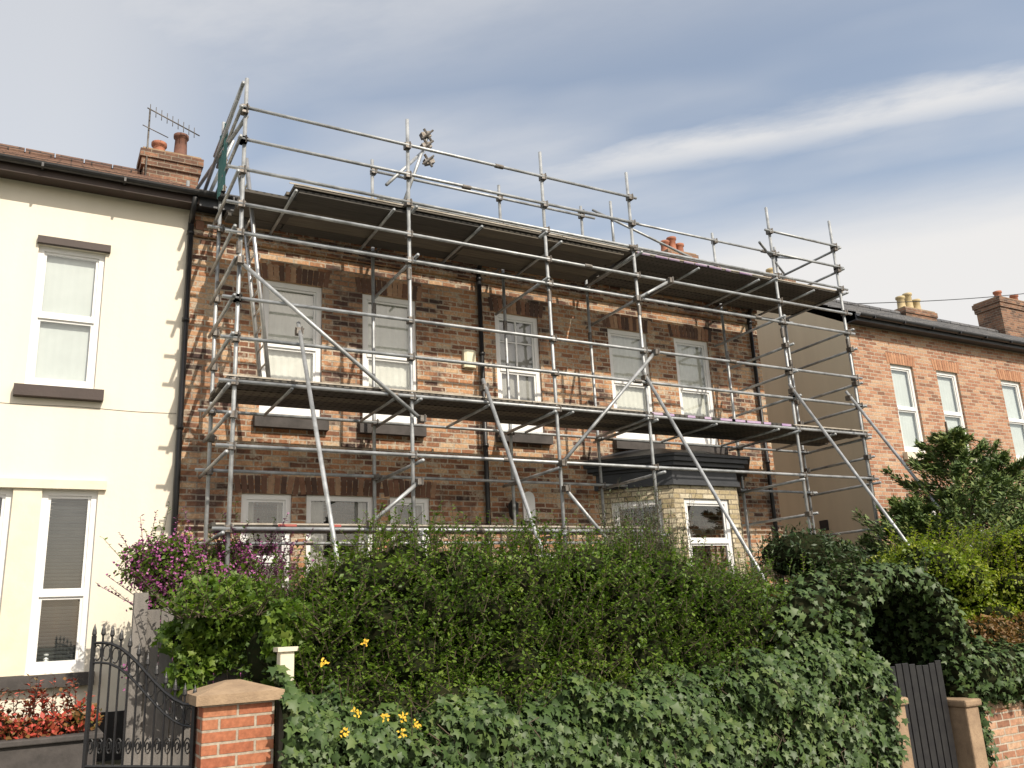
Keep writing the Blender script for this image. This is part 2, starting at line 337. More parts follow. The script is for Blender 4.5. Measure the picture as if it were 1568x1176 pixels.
fr.box(B('mullion','creamtrim'),-.255,.025,0,.025,1.24,3.24)
B('sill_ornament','white').lathe((.22,.17,1.32),[(.03,0),(.035,.05),(.02,.09),(.03,.12),(.0,.14)],10)
cb_=B('wall_cable','clamp'); pr=None
for k in range(41):
    x=-1.5+k*2.9/40; q=(x,-.004,4.21+.006*math.sin(x*5))
    if pr: cb_.cyl(pr,q,.0025,n=5,cap=False)
    pr=q
roof(B,-7,1.5,-.3,7.12,4.2,9.56,8.7,'tile')
B('soffit','brown').box(-7,1.5,-.26,0,6.98,7.0); B('fascia','brown').box(-7,1.5,-.285,-.26,6.95,7.12)
gutter(B,-7,1.5,-.35,7.09)
chimney(B,1.12,2.05,3.95,4.5,8.6,9.95,[(1.38,.3,'terracotta'),(1.75,.55,'brownpot')])
a=B('tv_aerial','clamp'); a.cyl((1.16,3.9,9.0),(1.16,3.9,10.75),.016); a.cyl((1.1,3.7,10.65),(2.05,4.1,10.55),.012)
for k in range(9):
    x=1.15+k*.1; a.cyl((x,3.72+k*.042-.02,10.53-k*.01),(x,3.72+k*.042+.02,10.76-k*.01),.007,n=5)
a.cyl((1.05,3.8,10.35),(1.5,4.0,10.32),.009); 
B.done(smooth=('chimney_pots','tv_aerial'))
# ---------------------------------------------------------------- brick house (centre)
B=Multi('brick_house'); X0,X1=1.44,11.42
up=[(2.40,3.22),(3.80,4.62),(5.92,6.70),(8.03,8.85),(9.42,10.2)]
gd=[(2.22,2.85),(3.04,3.95),(4.18,4.77)]
ops=[(a,b,4.27,6.16) for a,b in up]+[(a,b,1.75,3.25) for a,b in gd]+[(5.95,6.85,.3,2.5)]
wall(B('walls','brick'),fr,X0,X1,0,6.98,ops,.11)
w=B('walls','brick'); w.quad((X1,0,0),(X1,8.4,0),(X1,8.4,6.98),(X1,0,6.98)); w.quad((X1,-.0,6.98),(X1,8.4,6.98),(X1,4.2,9.3),(X1,4.2,9.3))
w.quad((X1,8.4,0),(X0,8.4,0),(X0,8.4,6.98),(X1,8.4,6.98))
fr.box(B('cornice','brick'),X0,X1,0,.045,6.62,6.695); fr.box(B('cornice','brick'),X0,X1,0,.07,6.83,6.905)
x=X0+.06
while x<X1-.1: fr.box(B('dentils','header'),x,x+.105,.001,.055,6.7,6.826); x+=.225
for i,(a,b) in enumerate(up):
    window(B,fr,a,b,4.27,6.16,rec=.04,style='cross' if i in(2,) else 'sash',back='curtain' if i!=2 else 'curtain_d',ft=.075,split=.52)
    header(B,fr,a,b,6.16); fr.box(B('sill','stone_dark'),a-.07,b+.08,0,.1,4.1,4.265)
for i,(a,b) in enumerate(gd):
    window(B,fr,a,b,1.75,3.25,rec=.04,style='sash' if i!=1 else 'plain',back='sides',ft=.07,split=.45); header(B,fr,a,b,3.25)
    fr.box(B('sill','stone_dark'),a-.06,b+.06,0,.1,1.6,1.745)
fr.box(B('door','white'),5.95,6.85,-.1,-.05,.3,2.5)
for a,b,c,d in ((6.05,6.35,.5,1.2),(6.45,6.75,.5,1.2),(6.05,6.35,1.35,2.3),(6.45,6.75,1.35,2.3)): fr.box(B('door_panels','white'),a,b,-.055,-.035,c,d)
roof(B,X0+.06,X1+.1,-.3,7.12,4.2,9.4,8.7,'slate')
B('soffit','lead').box(X0+.06,X1+.1,-.26,0,6.98,7.0); B('fascia','lead').box(X0+.06,X1+.1,-.285,-.26,6.93,7.12); gutter(B,X0+.06,X1+.1,-.35,7.09)
dp=B('downpipe','black')
for xx,rr in ((1.44,.038),(5.64,.035),(11.2,.035)):
    dp.cyl((xx,-.065,.3),(xx,-.065,6.78),rr); dp.cyl((xx,-.065,6.76),(xx,-.33,7.03),rr)
    for z in (1.2,2.6,4.0,5.4,6.6): dp.cyl((xx,-.065,z),(xx,-.065,z+.05),.048)
al=B('alarm_box','alarm'); al.prism([(5.34,0),(5.34,-.07),(5.38,-.09),(5.49,-.09),(5.53,-.07),(5.53,0)],5.19,5.46)
pl=B('wall_plaque','white'); fr.box(pl,6.24,6.44,0,.03,2.95,3.28); 
for k in range(8):
    t0=math.pi*k/8; t1=math.pi*(k+1)/8
    pl.quad(fr.p(6.34,.03,3.28),fr.p(6.34+.1*math.cos(t0),.03,3.28+.1*math.sin(t0)),fr.p(6.34+.1*math.cos(t1),.03,3.28+.1*math.sin(t1)),fr.p(6.34,.03,3.28))
fr.box(B('wall_plaque_sill','stone_dark'),6.2,6.48,0,.05,2.88,2.945)
dl=B('wall_lamp','black'); dl.cyl((6.0,0,3.15),(6.0,-.14,3.15),.02); dl.lathe((6.0,-.16,2.95),[(.04,0),(.07,.05),(.08,.22),(.02,.28)],8)
# canted bay
bay=[(7.6,0),(8.42,-.8),(9.7,-.8),(10.5,0)]
for i in range(3):
    p,q=Vector(bay[i]),Vector(bay[i+1]); ln=(q-p).length; f=Frame(p,(q-p)); 
    m=.19
    wall(B('bay_walls','brick_cream'),f,0,ln,.2,3.45,[(m,ln-m,1.6,3.22)],.1)
    window(B,f,m,ln-m,1.6,3.22,rec=.03,style='sash',back='none',ft=.07,split=.6)
    f.box(B('bay_sill','stone_dark'),m-.05,ln-m+.05,0,.08,1.46,1.595)
def off(poly,d):
    a,b,c,e=poly; return [(a[0]-d*1.1,0.0),(b[0]-d*.45,b[1]-d),(c[0]+d*.45,c[1]-d),(e[0]+d*1.1,0.0)]
for z0,z1,d in [(3.42,3.5,.06),(3.5,3.66,.02),(3.66,3.7,.07),(3.7,3.76,.16),(3.76,3.83,.22),(3.83,3.87,.26)]: B('bay_cornice','lead').prism(off(bay,d),z0,z1)
bt=B('bay_roof','lead'); A_=off(bay,.2); C_=[(8.1,0),(8.6,-.35),(9.5,-.35),(10.0,0)]
for k in range(3): bt.quad((*A_[k],3.875),(*A_[k+1],3.875),(*C_[k+1],4.08),(*C_[k],4.08))
bt.quad(*[(*c,4.08) for c in C_])
B.done(smooth=('downpipe',))
# ---------------------------------------------------------------- right house
B=Multi('brick_house'); XA,XB=13.95,32
rw=[(15.04,15.75),(16.5,17.22),(18.75,19.5),(20.6,21.3),(23.3,24.0),(25,25.7)]
ops=[(a,b,4.40,6.25) for a,b in rw]+[(a,b,1.5,3.3) for a,b in rw]
wall(B('walls','brick_right'),fr,XA,XB,0,6.98,ops,.11)
for a,b in rw:
    window(B,fr,a,b,4.40,6.25,rec=.05,back='curtain_w',ft=.07); window(B,fr,a,b,1.5,3.3,rec=.05,back='sides',ft=.07)
    header(B,fr,a,b,6.25,'header_r'); header(B,fr,a,b,3.3,'header_r')
    fr.box(B('sill','creamtrim'),a-.07,b+.07,0,.1,4.25,4.395); fr.box(B('sill','creamtrim'),a-.07,b+.07,0,.1,1.35,1.495)
g=B('gable_wall','gable'); g.quad((XA,8.4,0),(XA,.0,0),(XA,.0,6.98),(XA,8.4,6.98)); g.quad((XA,8.4,6.98),(XA,0,6.98),(XA,4.2,9.5))
w=B('walls','brick_right'); w.quad((XB,0,0),(XB,8.4,0),(XB,8.4,6.98),(XB,0,6.98)); w.quad((XB,0,6.98),(XB,8.4,6.98),(XB,4.2,9.5)); w.quad((XB,8.4,0),(XA,8.4,0),(XA,8.4,6.98),(XB,8.4,6.98))
roof(B,XA-.05,XB+.1,-.28,7.1,4.2,9.6,8.68,'slate')
B('soffit','lead').box(XA,XB,-.25,0,6.98,7.0); B('fascia','lead').box(XA-.05,XB,-.275,-.25,6.95,7.1); gutter(B,XA-.05,XB,-.34,7.07)
B('vent','black').box(XA-.03,XA,1.2,1.4,3.0,3.2)
chimney(B,14.0,14.9,5.2,5.9,8.5,10.75,[(14.2,.4),(14.45,.55),(14.7,.4)])
chimney(B,16.3,17.1,4.0,4.6,9.0,9.95,[(16.7,.3)],'creampot')
chimney(B,21.6,22.9,4.0,4.6,9.0,9.75,[(21.9,.45),(22.25,.6),(22.6,.45)],'creampot')
chimney(B,26.2,28.6,3.9,4.7,9.0,10.7,[(26.9,.4),(27.8,.4)])
B.done(smooth=('chimney_pots',))
# ---------------------------------------------------------------- scaffolding
S=Multi('scaffolding'); XS=[1.77,3.86,5.93,7.46,10.33,11.86]; yo,yi=-1.6,-.3; r=.0242; r2=.0215
st=S('standards','steel'); lg=S('ledgers','steel'); tr=S('transoms','steel'); cp=S('couplers','clamp'); br=S('braces','steel')
def coup(x,y,z,big=False):
    cp.obox((x,y-.02,z),(1,0,0),(0,1,0),(0,0,1),.075,.095,.075); cp.cyl((x-.05,y-.045,z+.03),(x+.05,y-.045,z+.03),.012,n=6)
    cp.cyl((x+.02,y-.07,z-.045),(x+.02,y-.07,z+.05),.011,n=6)
for i,x in enumerate(XS):
    dx=random.uniform(-.02,.02)
    st.cyl((x,yo,.3),(x+dx,yo,8.07+random.uniform(-.04,.04)),r); st.cyl((x,yi,.3),(x-dx,yi,8.16+random.uniform(-.06,.06)),r)
    for y in (yo,yi):
        S('base_plates','clamp').box(x-.08,x+.08,y-.08,y+.08,.3,.31)
        cp.cyl((x,y,5.75),(x,y,5.9),.032)
def ledger(x0,x1,y,z,jit=.012):
    yy=y-.05; lg.cyl((x0,yy,z+random.uniform(-jit,jit)),(x1,yy,z+random.uniform(-jit,jit)),r2)
    for x in XS:
        if x0-.01<=x<=x1+.01: coup(x,y,z)
    xj=random.uniform(x0+1,x1-.5) if x1-x0>4 else None
    if xj: cp.cyl((xj,yy,z),(xj+.12,yy,z),.031)
for z in (6.8,6.36,6.0,5.2,4.72,4.22,3.5): ledger(1.6,12.0,yo,z)
for z in (7.63,7.2): ledger(1.7,7.56,yo,z)
ledger(10.2,11.98,yo,7.6); ledger(10.2,11.98,yo,7.2); ledger(1.6,7.35,yo,2.62)
for z in (6.62,4.18,3.45): ledger(1.6,12.0,yi,z)
ledger(1.6,7.4,yi,2.6); ledger(3.8,7.7,yi,7.93); ledger(7.4,12.3,yi,7.98); ledger(3.9,11.95,yi,7.5)
for i,x in enumerate(XS):
    for z in (6.72,6.05,4.17,3.42,2.57):
        if z<2.7 and x>7.5: continue
        e=.07 if i%2 else -.07
        tr.cyl((x+e,-1.72+random.uniform(-.05,.03),z),(x+e,-.1+random.uniform(-.06,.03),z),r2)
for x in (XS[0],XS[-1]):
    zz=(7.6,7.2,5.65,5.2,4.75,3.85) if x<5 else (7.55,7.15,5.7,5.1,4.7,3.85,2.7)
    for z in zz:
        tr.cyl((x-.05 if x<5 else x+.05,-1.72,z),(x-.05 if x<5 else x+.05,-.15,z),r2); coup(x,yo,z); coup(x,yi,z)
for x in np.arange(2.4,11.8,1.25): 
    for z in (6.66,4.19): tr.cyl((x,-1.66,z),(x,-.3,z),r2*.9)
for z in (5.6,5.15,4.75,2.9): tr.cyl((10.38,-1.75,z),(10.38,-.12,z),r2); coup(10.33,yo,z)
tr.cyl((1.72,-1.75,7.9),(1.72,.1,7.9),r)
br.cyl((1.72,-1.7,7.9),(1.6,1.0,7.25),r); br.cyl((1.9,-.25,8.0),(1.6,.3,7.1),r); br.cyl((1.5,.95,7.9),(1.5,.95,7.1),r)
br.cyl((1.55,1.0,7.65),(1.8,-1.6,7.55),r)
yb=yo-.09
for p,q in (((1.77,5.62),(3.95,3.93)),((3.9,3.17),(3.3,2.68)),((7.6,5.17),(5.9,3.48)),((5.93,3.15),(6.8,2.2)),((8.0,6.33),(7.35,5.95))):
    br.cyl((p[0],yb,p[1]),(q[0],yb,q[1]),r); coup(p[0],yb,p[1]); coup(q[0],yb,q[1])
for x,z in ((2.47,4.88),(4.85,4.42),(7.42,4.78),(10.32,4.84),(11.62,4.83)):
    s_=1.38/2.53 if x<5 else 1.5/2.4
    y1=yo-.05-(z-.35)*s_; br.cyl((x,y1,.35),(x,yo-.0,z+.12),r); coup(x,yo-.02,z)
br.cyl((4.28,yi-.1,7.45),(4.72,yi-.1,8.75),r); br.cyl((3.95,-.6,7.6),(4.72,-.2,8.55),r)
for z in (8.25,8.5,8.68):
    cp.obox((4.68+random.uniform(-.03,.03),yi-.1,z),(.9,0,.4),(0,1,0),(-.4,0,.9),.15,.09,.09); cp.cyl((4.58,yi-.16,z-.1),(4.76,yi-.16,z+.08),.016,n=6); cp.cyl((4.62,yi-.14,z+.08),(4.74,yi-.14,z-.1),.02,n=6)
br.cyl((8.05,-.35,8.3),(8.05,-.35,7.3),r); br.cyl((7.7,-.3,8.1),(9.4,-.7,7.35),r2)
br.cyl((10.3,-1.4,7.5),(12.6,.2,7.9),r2); br.cyl((11.1,-1.5,7.3),(11.9,-.3,7.95),r2)
def planks(x0,x1,z,n=5,part='boards',mat='board',y0=-1.56,w=.225,gap=.006,seg=3.9):
    b=S(part,mat)
    for k in range(n):
        x=x0+random.uniform(0,.12); y=y0+k*(w+gap)
        while x<x1-.1:
            xe=min(x+seg,x1+random.uniform(-.05,.05)); zz=z+random.uniform(0,.008)
            b.box(x,xe,y,y+w,zz,zz+.04)
            x=xe+.01
planks(2.34,7.5,6.76); planks(1.75,2.5,6.68,4,y0=-1.35); planks(7.45,12.0,6.74)
planks(2.4,7.3,6.69,5,seg=2.5)
planks(1.6,12.0,4.255,5,y0=-1.62,w=.215); planks(1.6,7.25,2.65,3)
planks(1.8,12.2,6.86,1,y0=-.36)
ed=S('sunlit_edge_strips','boardedge')  # strips added to draw the sunlit top line of the boards
for x0,x1,z,y in ((2.34,7.5,6.788,-1.561),(7.5,12.0,6.775,-1.561),(1.65,7.4,4.285,-1.621),(10.25,12.0,4.285,-1.621),(1.65,7.25,2.672,-1.561)):
    x=x0
    while x<x1: xe=min(x+3.9,x1); ed.box(x,xe-.01,y-.008,y,z,z+.018); x=xe
e=S('coloured_board_edges','purple'); 
for x0,x1,z,y in ((7.55,9.9,6.75,-1.57),(7.5,10.2,4.262,-1.622)):
    x=x0
    while x<x1: e.box(x,x+random.uniform(.1,.3),y-.006,y,z,z+.034); x+=random.uniform(.2,.4)
S('tape','redtape').box(2.3,2.5,-1.58,-1.571,2.655,2.68); S('tape','redtape').box(2.9,3.0,-1.58,-1.571,2.655,2.68)
ld=S('ladder','alu'); a0,a1=Vector((1.92,-.85,7.3)),Vector((2.32,-.75,4.3))
for dy in (-.2,.2): ld.cyl(a0+Vector((0,dy,0)),a1+Vector((0,dy,0)),.028,n=8)
for k in range(13):
    p=a0.lerp(a1,(k+.3)/13); ld.cyl(p+Vector((0,-.2,0)),p+Vector((0,.2,0)),.014,n=6)
nb_=S('debris_netting','net')
for k in range(10):
    y0_=-.9+k*.05; nb_.quad((1.7+.015*math.sin(k*1.9),y0_,7.0),(1.7+.015*math.sin((k+1)*1.9),y0_+.05,7.0),(1.7+.02*math.sin((k+1)*1.9+1),y0_+.05,7.85+.05*math.sin(k)),(1.7+.02*math.sin(k*1.9+1),y0_,7.85+.05*math.sin(k-1)))
S.done(smooth=('standards','ledgers','transoms','braces','ladder'))
# ---------------------------------------------------------------- foliage
TP=(np.array([[0,0,0],[.3,.45,.07],[0,1,-.04],[-.3,.45,.07]]),np.array([[0,1,2],[0,2,3]]))
TI=(np.array([[0,.35,.05],[0,.0,0],[.42,-.08,-.04],[.3,.25,0],[.52,.5,-.08],[.2,.58,0],[0,1,-.12],[-.2,.58,0],[-.52,.5,-.08],[-.3,.25,0],[-.42,-.08,-.04]]),
    np.array([[0,i,i+1 if i<10 else 1] for i in range(1,11)]))
TN=(np.array([[0,0,0],[.09,.5,.02],[0,1,0],[-.09,.5,.02]]),np.array([[0,1,2],[0,2,3]]))
TN3=(np.array([[0,0,0],[.16,.45,.02],[0,1,0],[-.16,.45,.02]]),TP[1])
def leaves(name,pos,nrm,tip,size,T,mat,parent):
    n=len(pos); nrm=nrm/np.linalg.norm(nrm,axis=1,keepdims=True)
    y=tip-(tip*nrm).sum(1,keepdims=True)*nrm; y/=np.linalg.norm(y,axis=1,keepdims=True)+1e-9
    x=np.cross(y,nrm); tv,tf=T; s=size[:,None,None]
    V=pos[:,None,:]+s*(tv[None,:,0:1]*x[:,None,:]+tv[None,:,1:2]*y[:,None,:]+tv[None,:,2:3]*nrm[:,None,:])
    k=len(tv); Fc=(tf[None]+np.arange(n)[:,None,None]*k).reshape(-1)
    me=bpy.data.meshes.new(name); me.vertices.add(n*k); me.vertices.foreach_set('co',V.reshape(-1).astype(np.float32))
    nf=n*len(tf); me.loops.add(nf*3); me.loops.foreach_set('vertex_index',Fc.astype(np.int32))
    me.polygons.add(nf); me.polygons.foreach_set('loop_start',(np.arange(nf)*3).astype(np.int32)); me.update(calc_edges=True)
    me.materials.append(M[mat]); o=bpy.data.objects.new(name,me); scene.collection.objects.link(o); o.parent=parent; return o
def unit(n):
    d=rng.normal(size=(n,3)); return d/np.linalg.norm(d,axis=1,keepdims=True)
def blob_pts(blobs,n):
    vol=np.array([b[3]*b[4]+b[4]*b[5]+b[3]*b[5] for b in blobs]); idx=rng.choice(len(blobs),n,p=vol/vol.sum())
    Bb=np.array(blobs)[idx]; d=unit(n); rr=1.0+rng.normal(0,.09,n)-np.abs(rng.normal(0,.12,n))
    ph=Bb[:,0]*7; rr*=1+.12*np.sin(d[:,0]*5+ph)*np.sin(d[:,2]*6+ph*1.3)+.07*np.sin(d[:,1]*11+ph)
    return Bb[:,:3]+d*Bb[:,3:]*rr[:,None], d
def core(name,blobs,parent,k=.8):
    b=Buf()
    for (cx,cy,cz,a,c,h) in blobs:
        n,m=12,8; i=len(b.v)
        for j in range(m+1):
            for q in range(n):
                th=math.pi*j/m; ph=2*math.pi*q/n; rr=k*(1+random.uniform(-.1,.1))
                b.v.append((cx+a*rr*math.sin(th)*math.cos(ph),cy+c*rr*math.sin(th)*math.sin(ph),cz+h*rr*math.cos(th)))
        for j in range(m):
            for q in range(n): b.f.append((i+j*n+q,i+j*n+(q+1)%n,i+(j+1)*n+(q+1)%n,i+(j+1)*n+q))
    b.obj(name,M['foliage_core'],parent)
def plant(name,blobs,n,size,T,mat,flat=.5,k=.8,up=.3,sizev=.3):
    e=empty(name); core('shade_core',blobs,e,k)  # solid dark core, painted as the shade in the leaf gaps
    p,d=blob_pts(blobs,n); nr=d*flat+unit(n)*(1-flat)*1.2+np.array([0,-.1,up])
    tip=unit(n)+d*.6+np.array([0,0,-.2])
    leaves('leaves',p,nr,tip,size*(1+rng.normal(0,sizev,n).clip(-.6,.8)),T,mat,e)
    return e
def shoots(e,name,bases,length,nl,size,T,mat,lean=.35,stem=True,fwd=-.1):
    P=[];Nn=[];Tt=[]; b=Buf()
    for bx in bases:
        l=length*random.uniform(.35,1.3); d=Vector((random.gauss(0,lean),random.gauss(0,lean)+fwd,1)).normalized(); p0=Vector(bx); p1=p0+d*l
        if stem: b.cyl(p0,p1,.004,.002,n=4,cap=False)
        for k in range(nl):
            t=(k+1)/nl; q=p0+d*l*t; a=random.uniform(0,6.28); s=Vector((math.cos(a),math.sin(a),.5))
            P.append(q); Tt.append(s); Nn.append(Vector((-s.x*.5+random.gauss(0,.3),-s.y*.5+random.gauss(0,.3),1)))
    P=np.array(P);n=len(P)
    leaves(name,P,np.array(Nn),np.array(Tt),size*(1+rng.normal(0,.25,n).clip(-.5,.6)),T,mat,e)
    if stem: b.obj(name+'_stems',M['stem'],e)
# privet hedge
tx=[1.5,1.8,2.2,2.6,3.3,4.0,4.4,5.0,5.5,6.0,6.5,7.1,7.4]; tz=[1.7,1.92,2.16,2.32,2.18,2.25,2.14,2.2,2.06,1.9,1.84,1.8,1.7]
bl=[]
for x in np.arange(1.8,7.05,.3):
    top=float(np.interp(x,tx,tz))
    z=top-.3
    while z>.5:
        rx=random.uniform(.24,.42); rz=random.uniform(.22,.36); d=(top-z)/top
        bl.append((x+random.uniform(-.12,.12),-4.1-d*.45+random.uniform(-.2,.16),z+random.uniform(-.1,.1),rx,random.uniform(.28,.48),rz)); z-=.34
e=plant('privet_hedge',bl,70000,.038,TP,'privet',flat=.35,up=.3)
b=Buf(); b.box(1.7,7.1,-4.3,-3.9,.2,1.5); b.obj('shade_filler',M['foliage_core'],e)  # dark filler block, its colour stands in for shade inside the hedge
sh=[(x,-4.2+random.uniform(-.35,.3),float(np.interp(x,tx,tz))-.14) for x in [random.uniform(1.7,7.0) for _ in range(560)]]
shoots(e,'shoots',sh,.34,16,.036,TP,'privet',lean=.4)
fs=[(x,-4.6+random.uniform(-.25,.2),random.uniform(.9,float(np.interp(x,tx,tz))-.25)) for x in [random.uniform(1.7,7.1) for _ in range(1700)]]
shoots(e,'side_shoots',fs,.24,14,.038,TP,'privet',lean=.8,fwd=-.6)
bl=[(6.0+random.uniform(-.5,.4),-3.0+random.uniform(-.3,.3),2.0+random.uniform(-.3,.2),.3,.28,.28) for _ in range(12)]+[(6.6+random.uniform(-.2,.6),-3.2,1.75+random.uniform(-.2,.1),.28,.28,.24) for _ in range(6)]
e=plant('grey_leaved_shrub',bl,17000,.05,TN,'greyleaf',flat=.2,k=.65,up=.1)
shoots(e,'shoots',[(random.gauss(6.0,.28),-3.0+random.uniform(-.3,.3),2.15+random.uniform(-.15,.15)) for _ in range(150)],.6,30,.05,TN,'greyleaf',lean=.22)
shoots(e,'front_shoots',[(random.uniform(5.5,7.0),-3.7+random.uniform(-.3,.3),1.75+random.uniform(-.2,.1)) for _ in range(110)],.35,24,.045,TN,'greyleaf',lean=.35)
# ivy on garden wall
e=empty('ivy_hedge')
def ivytop(x): return np.interp(x,[1.45,1.7,2.1,3,4.5,5.6,6.4,6.9,7.2],[1.45,1.2,1.02,1.02,1.05,1.12,1.3,1.3,1.08])
def bulge(x,z): return .07*np.sin(x*4.1+z*3)+.05*np.sin(x*9.3-z*7)+.04*np.sin(z*13+x*5)
n=15000; x=rng.uniform(1.5,7.25,n); top=ivytop(x)+.06*np.sin(x*7)+.04*np.sin(x*17); t=rng.uniform(0,1,n)**.9; z=-.15+(top+.15)*t
rnd=np.clip((z-(top-.25))/.25,0,1)
y=-5.13-bulge(x,z)+rnd**2*.28+rng.normal(0,.045,n)
nr=np.stack([rng.normal(0,.5,n),-1+rng.normal(0,.3,n),.55+rnd*.8+rng.normal(0,.55,n)],1); tip=np.stack([rng.normal(0,.6,n),-.25+rng.normal(0,.2,n),-np.ones(n)],1)
leaves('leaves',np.stack([x,y,z],1),nr,tip,.062*(1+rng.normal(0,.32,n).clip(-.6,.8)),TI,'ivy',e)
b=Buf(); nx,nz=120,14
for i in range(nx+1):
    xx=1.5+5.72*i/nx
    for j in range(nz+1):
        tt=float(ivytop(xx))+.1; zz=-.15+tt*j/nz; rr=max(0,(zz-(tt-.4))/.25)
        b.v.append((xx,-5.02-float(bulge(xx,zz))+rr*rr*.3,zz))
for i in range(nx):
    for j in range(nz): k=i*(nz+1)+j; b.f.append((k,k+nz+1,k+nz+2,k+1))
for i in range(nx): k=i*(nz+1)+nz; b.quad(b.v[k],b.v[k+nz+1],(b.v[k+nz+1][0],-4.4,b.v[k+nz+1][2]),(b.v[k][0],-4.4,b.v[k][2]))
b.obj('shade_core',M['foliage_core'],e)  # dark backing sheet, coloured as shade behind the ivy leaves
bs=[(random.uniform(1.7,7.0),-5.0,float(ivytop(3))-random.uniform(-.1,.25)) for _ in range(160)]
shoots(e,'stray_shoots',bs,.22,12,.036,TP,'privet',lean=.7,fwd=-.5)
b=Buf()
for _ in range(60):
    x0=random.uniform(1.6,7.1); z0=random.uniform(-.1,.7); p=Vector((x0,-5.17-float(bulge(x0,z0)),z0))
    for k in range(4):
        q=p+Vector((random.uniform(-.12,.12),0,random.uniform(.02,.12))); q.y=-5.17-float(bulge(q.x,q.z)); b.cyl(p,q,.004,n=4,cap=False); p=q
b.obj('woody_stems',M['stem'],e)
yf=[(random.uniform(1.6,3.2),-5.22,random.uniform(.8,1.1)) for _ in range(4)]+[(2.15,-5.2,.98),(1.95,-5.2,1.02),(1.75,-5.15,1.35),(2.1,-4.95,1.45)]
P=np.array([np.array(q)+np.array([random.gauss(0,.012),random.gauss(0,.008),random.gauss(0,.012)]) for q in yf for _ in range(10)])
leaves('yellow_flowers',P,unit(len(P))*.5+np.array([0,-1,.4]),unit(len(P)),np.full(len(P),.027),TP,'yellowfl',e)
# ivy arch over the garden gate
bl=[]
for yy in (-4.85,-4.5,-4.15):
    for k in range(13):
        a=math.pi*k/12; bl.append((7.78-.74*math.cos(a),yy,1.26+.54*math.sin(a),.17,.26,.15))
    for z in np.arange(.0,1.25,.2):
        bl.append((8.62,yy,z,.18,.26,.2))
        if yy<-4.7: bl.append((7.0,yy,z,.15,.18,.2))
bl+=[(6.6,-4.75,1.45,.33,.35,.28),(6.3,-4.6,1.4,.3,.3,.28),(6.85,-4.7,1.68,.22,.3,.18),(6.45,-4.7,1.1,.33,.35,.3)]
e=plant('ivy_arch',bl,11000,.062,TI,'ivy',flat=.6,k=.83,up=.3)
shoots(e,'shoots',[(7.78+random.uniform(-.9,.9),-4.6+random.uniform(-.3,.3),1.78+random.uniform(-.1,.08)) for _ in range(90)],.2,9,.05,TI,'ivy',lean=.5)
bl=[(x,-5.0+random.uniform(-.05,.05),.82-.04*(x-8.6)+random.uniform(-.06,.06),.26,.22,.3) for x in np.arange(8.8,13.5,.22)]
plant('ivy_hedge',bl,9000,.06,TI,'ivy',flat=.6,k=.85,up=.3)
bl=[(7.3+.28*i,-3.75+random.uniform(-.06,.06),.25+.32*j,.24,.25,.24) for i in range(7) for j in range(5)]
plant('laurel_shrub',bl,8000,.07,TP,'darkever',flat=.5)
bl=[(random.uniform(9.2,11.6),-4.0+random.uniform(-.35,.3),random.uniform(1.0,2.1),random.uniform(.18,.32),.3,random.uniform(.16,.28)) for _ in range(40)]
e=plant('golden_shrub',bl,24000,.045,TP,'yellowleaf',flat=.35,k=.75)
shoots(e,'shoots',[(random.uniform(9.2,11.6),-4.1+random.uniform(-.3,.3),2.0+random.uniform(-.4,.2)) for _ in range(240)],.34,14,.048,TP,'yellowleaf',lean=.45)
bl=[(9.5+random.uniform(-.2,1.2),-4.6+random.uniform(-.1,.1),1.12+random.uniform(-.1,.1),.22,.2,.14) for _ in range(9)]+[(6.9+random.uniform(-.3,.3),-4.5,1.55,.18,.18,.13) for _ in range(4)]
plant('bronze_shrub',bl,6000,.045,TP,'autumn',flat=.4,k=.7)
def conifer(cx,cy,h,rad,n,name='conifer_tree',z0=.3,lean=0):
    e=empty(name); b=Buf(); b.cyl((cx,cy,z0),(cx+lean,cy,z0+h),.09,.015,n=8); P=[];D=[];tp=[]
    nb=int(h*26)
    per=max(30,n//nb)
    for k in range(nb):
        t=(k+.5)/nb*.985; z=z0+h*t*.95; a=k*2.4+random.uniform(-.4,.4); l=rad*(1-t)**.85*random.uniform(.65,1.3)+.08
        d=Vector((math.cos(a),math.sin(a),.5+random.uniform(-.1,.45))); p0=Vector((cx+lean*t,cy,z)); p1=p0+d*l; b.cyl(p0,p1,.016,.004,n=4,cap=False)
        s=np.sqrt(rng.uniform(.03,1,per)); base=np.array(p0)[None]+np.array(d)[None]*l*s[:,None]; wdt=(.12*(1.2-s)+.02)*(1.1-.5*t)
        P.append(base+rng.normal(size=(per,3))*wdt[:,None]*np.array([.8,.8,.45])); D.append(np.tile(np.array([0,-.4,1.]),(per,1))+rng.normal(0,.6,(per,3)))
        tp.append(np.tile(np.array(d)+np.array([0,0,.4]),(per,1))+rng.normal(0,.4,(per,3)))
    P=np.concatenate(P); leaves('sprays',P,np.concatenate(D),np.concatenate(tp),.08*(1+rng.normal(0,.3,len(P)).clip(-.6,.8)),TN3,'conifer',e); b.obj('trunk_and_limbs',M['stem'],e)
conifer(12.0,-3.0,3.85,1.75,34000); conifer(13.4,-2.8,3.55,1.7,26000); conifer(11.1,-2.8,2.75,1.4,20000); conifer(14.9,-2.6,3.3,1.6,16000)
bl=[(random.uniform(8.8,10.8),-2.6+random.uniform(-.3,.3),random.uniform(1.2,2.35),.4,.4,.3) for _ in range(20)]
plant('evergreen_shrub',bl,20000,.06,TN3,'darkever',flat=.3)
bl=[(13.6+random.uniform(-.3,1.2),-3.6,3.0+random.uniform(-.4,.4),.25,.25,.22) for _ in range(8)]
e=plant('flowering_shrub',bl,4000,.05,TP,'privet',flat=.3,k=.7)
p,d=blob_pts(bl,900); leaves('blossom',p,d+unit(900)*.4,unit(900),np.full(900,.06),TP,'pinkfl',e)
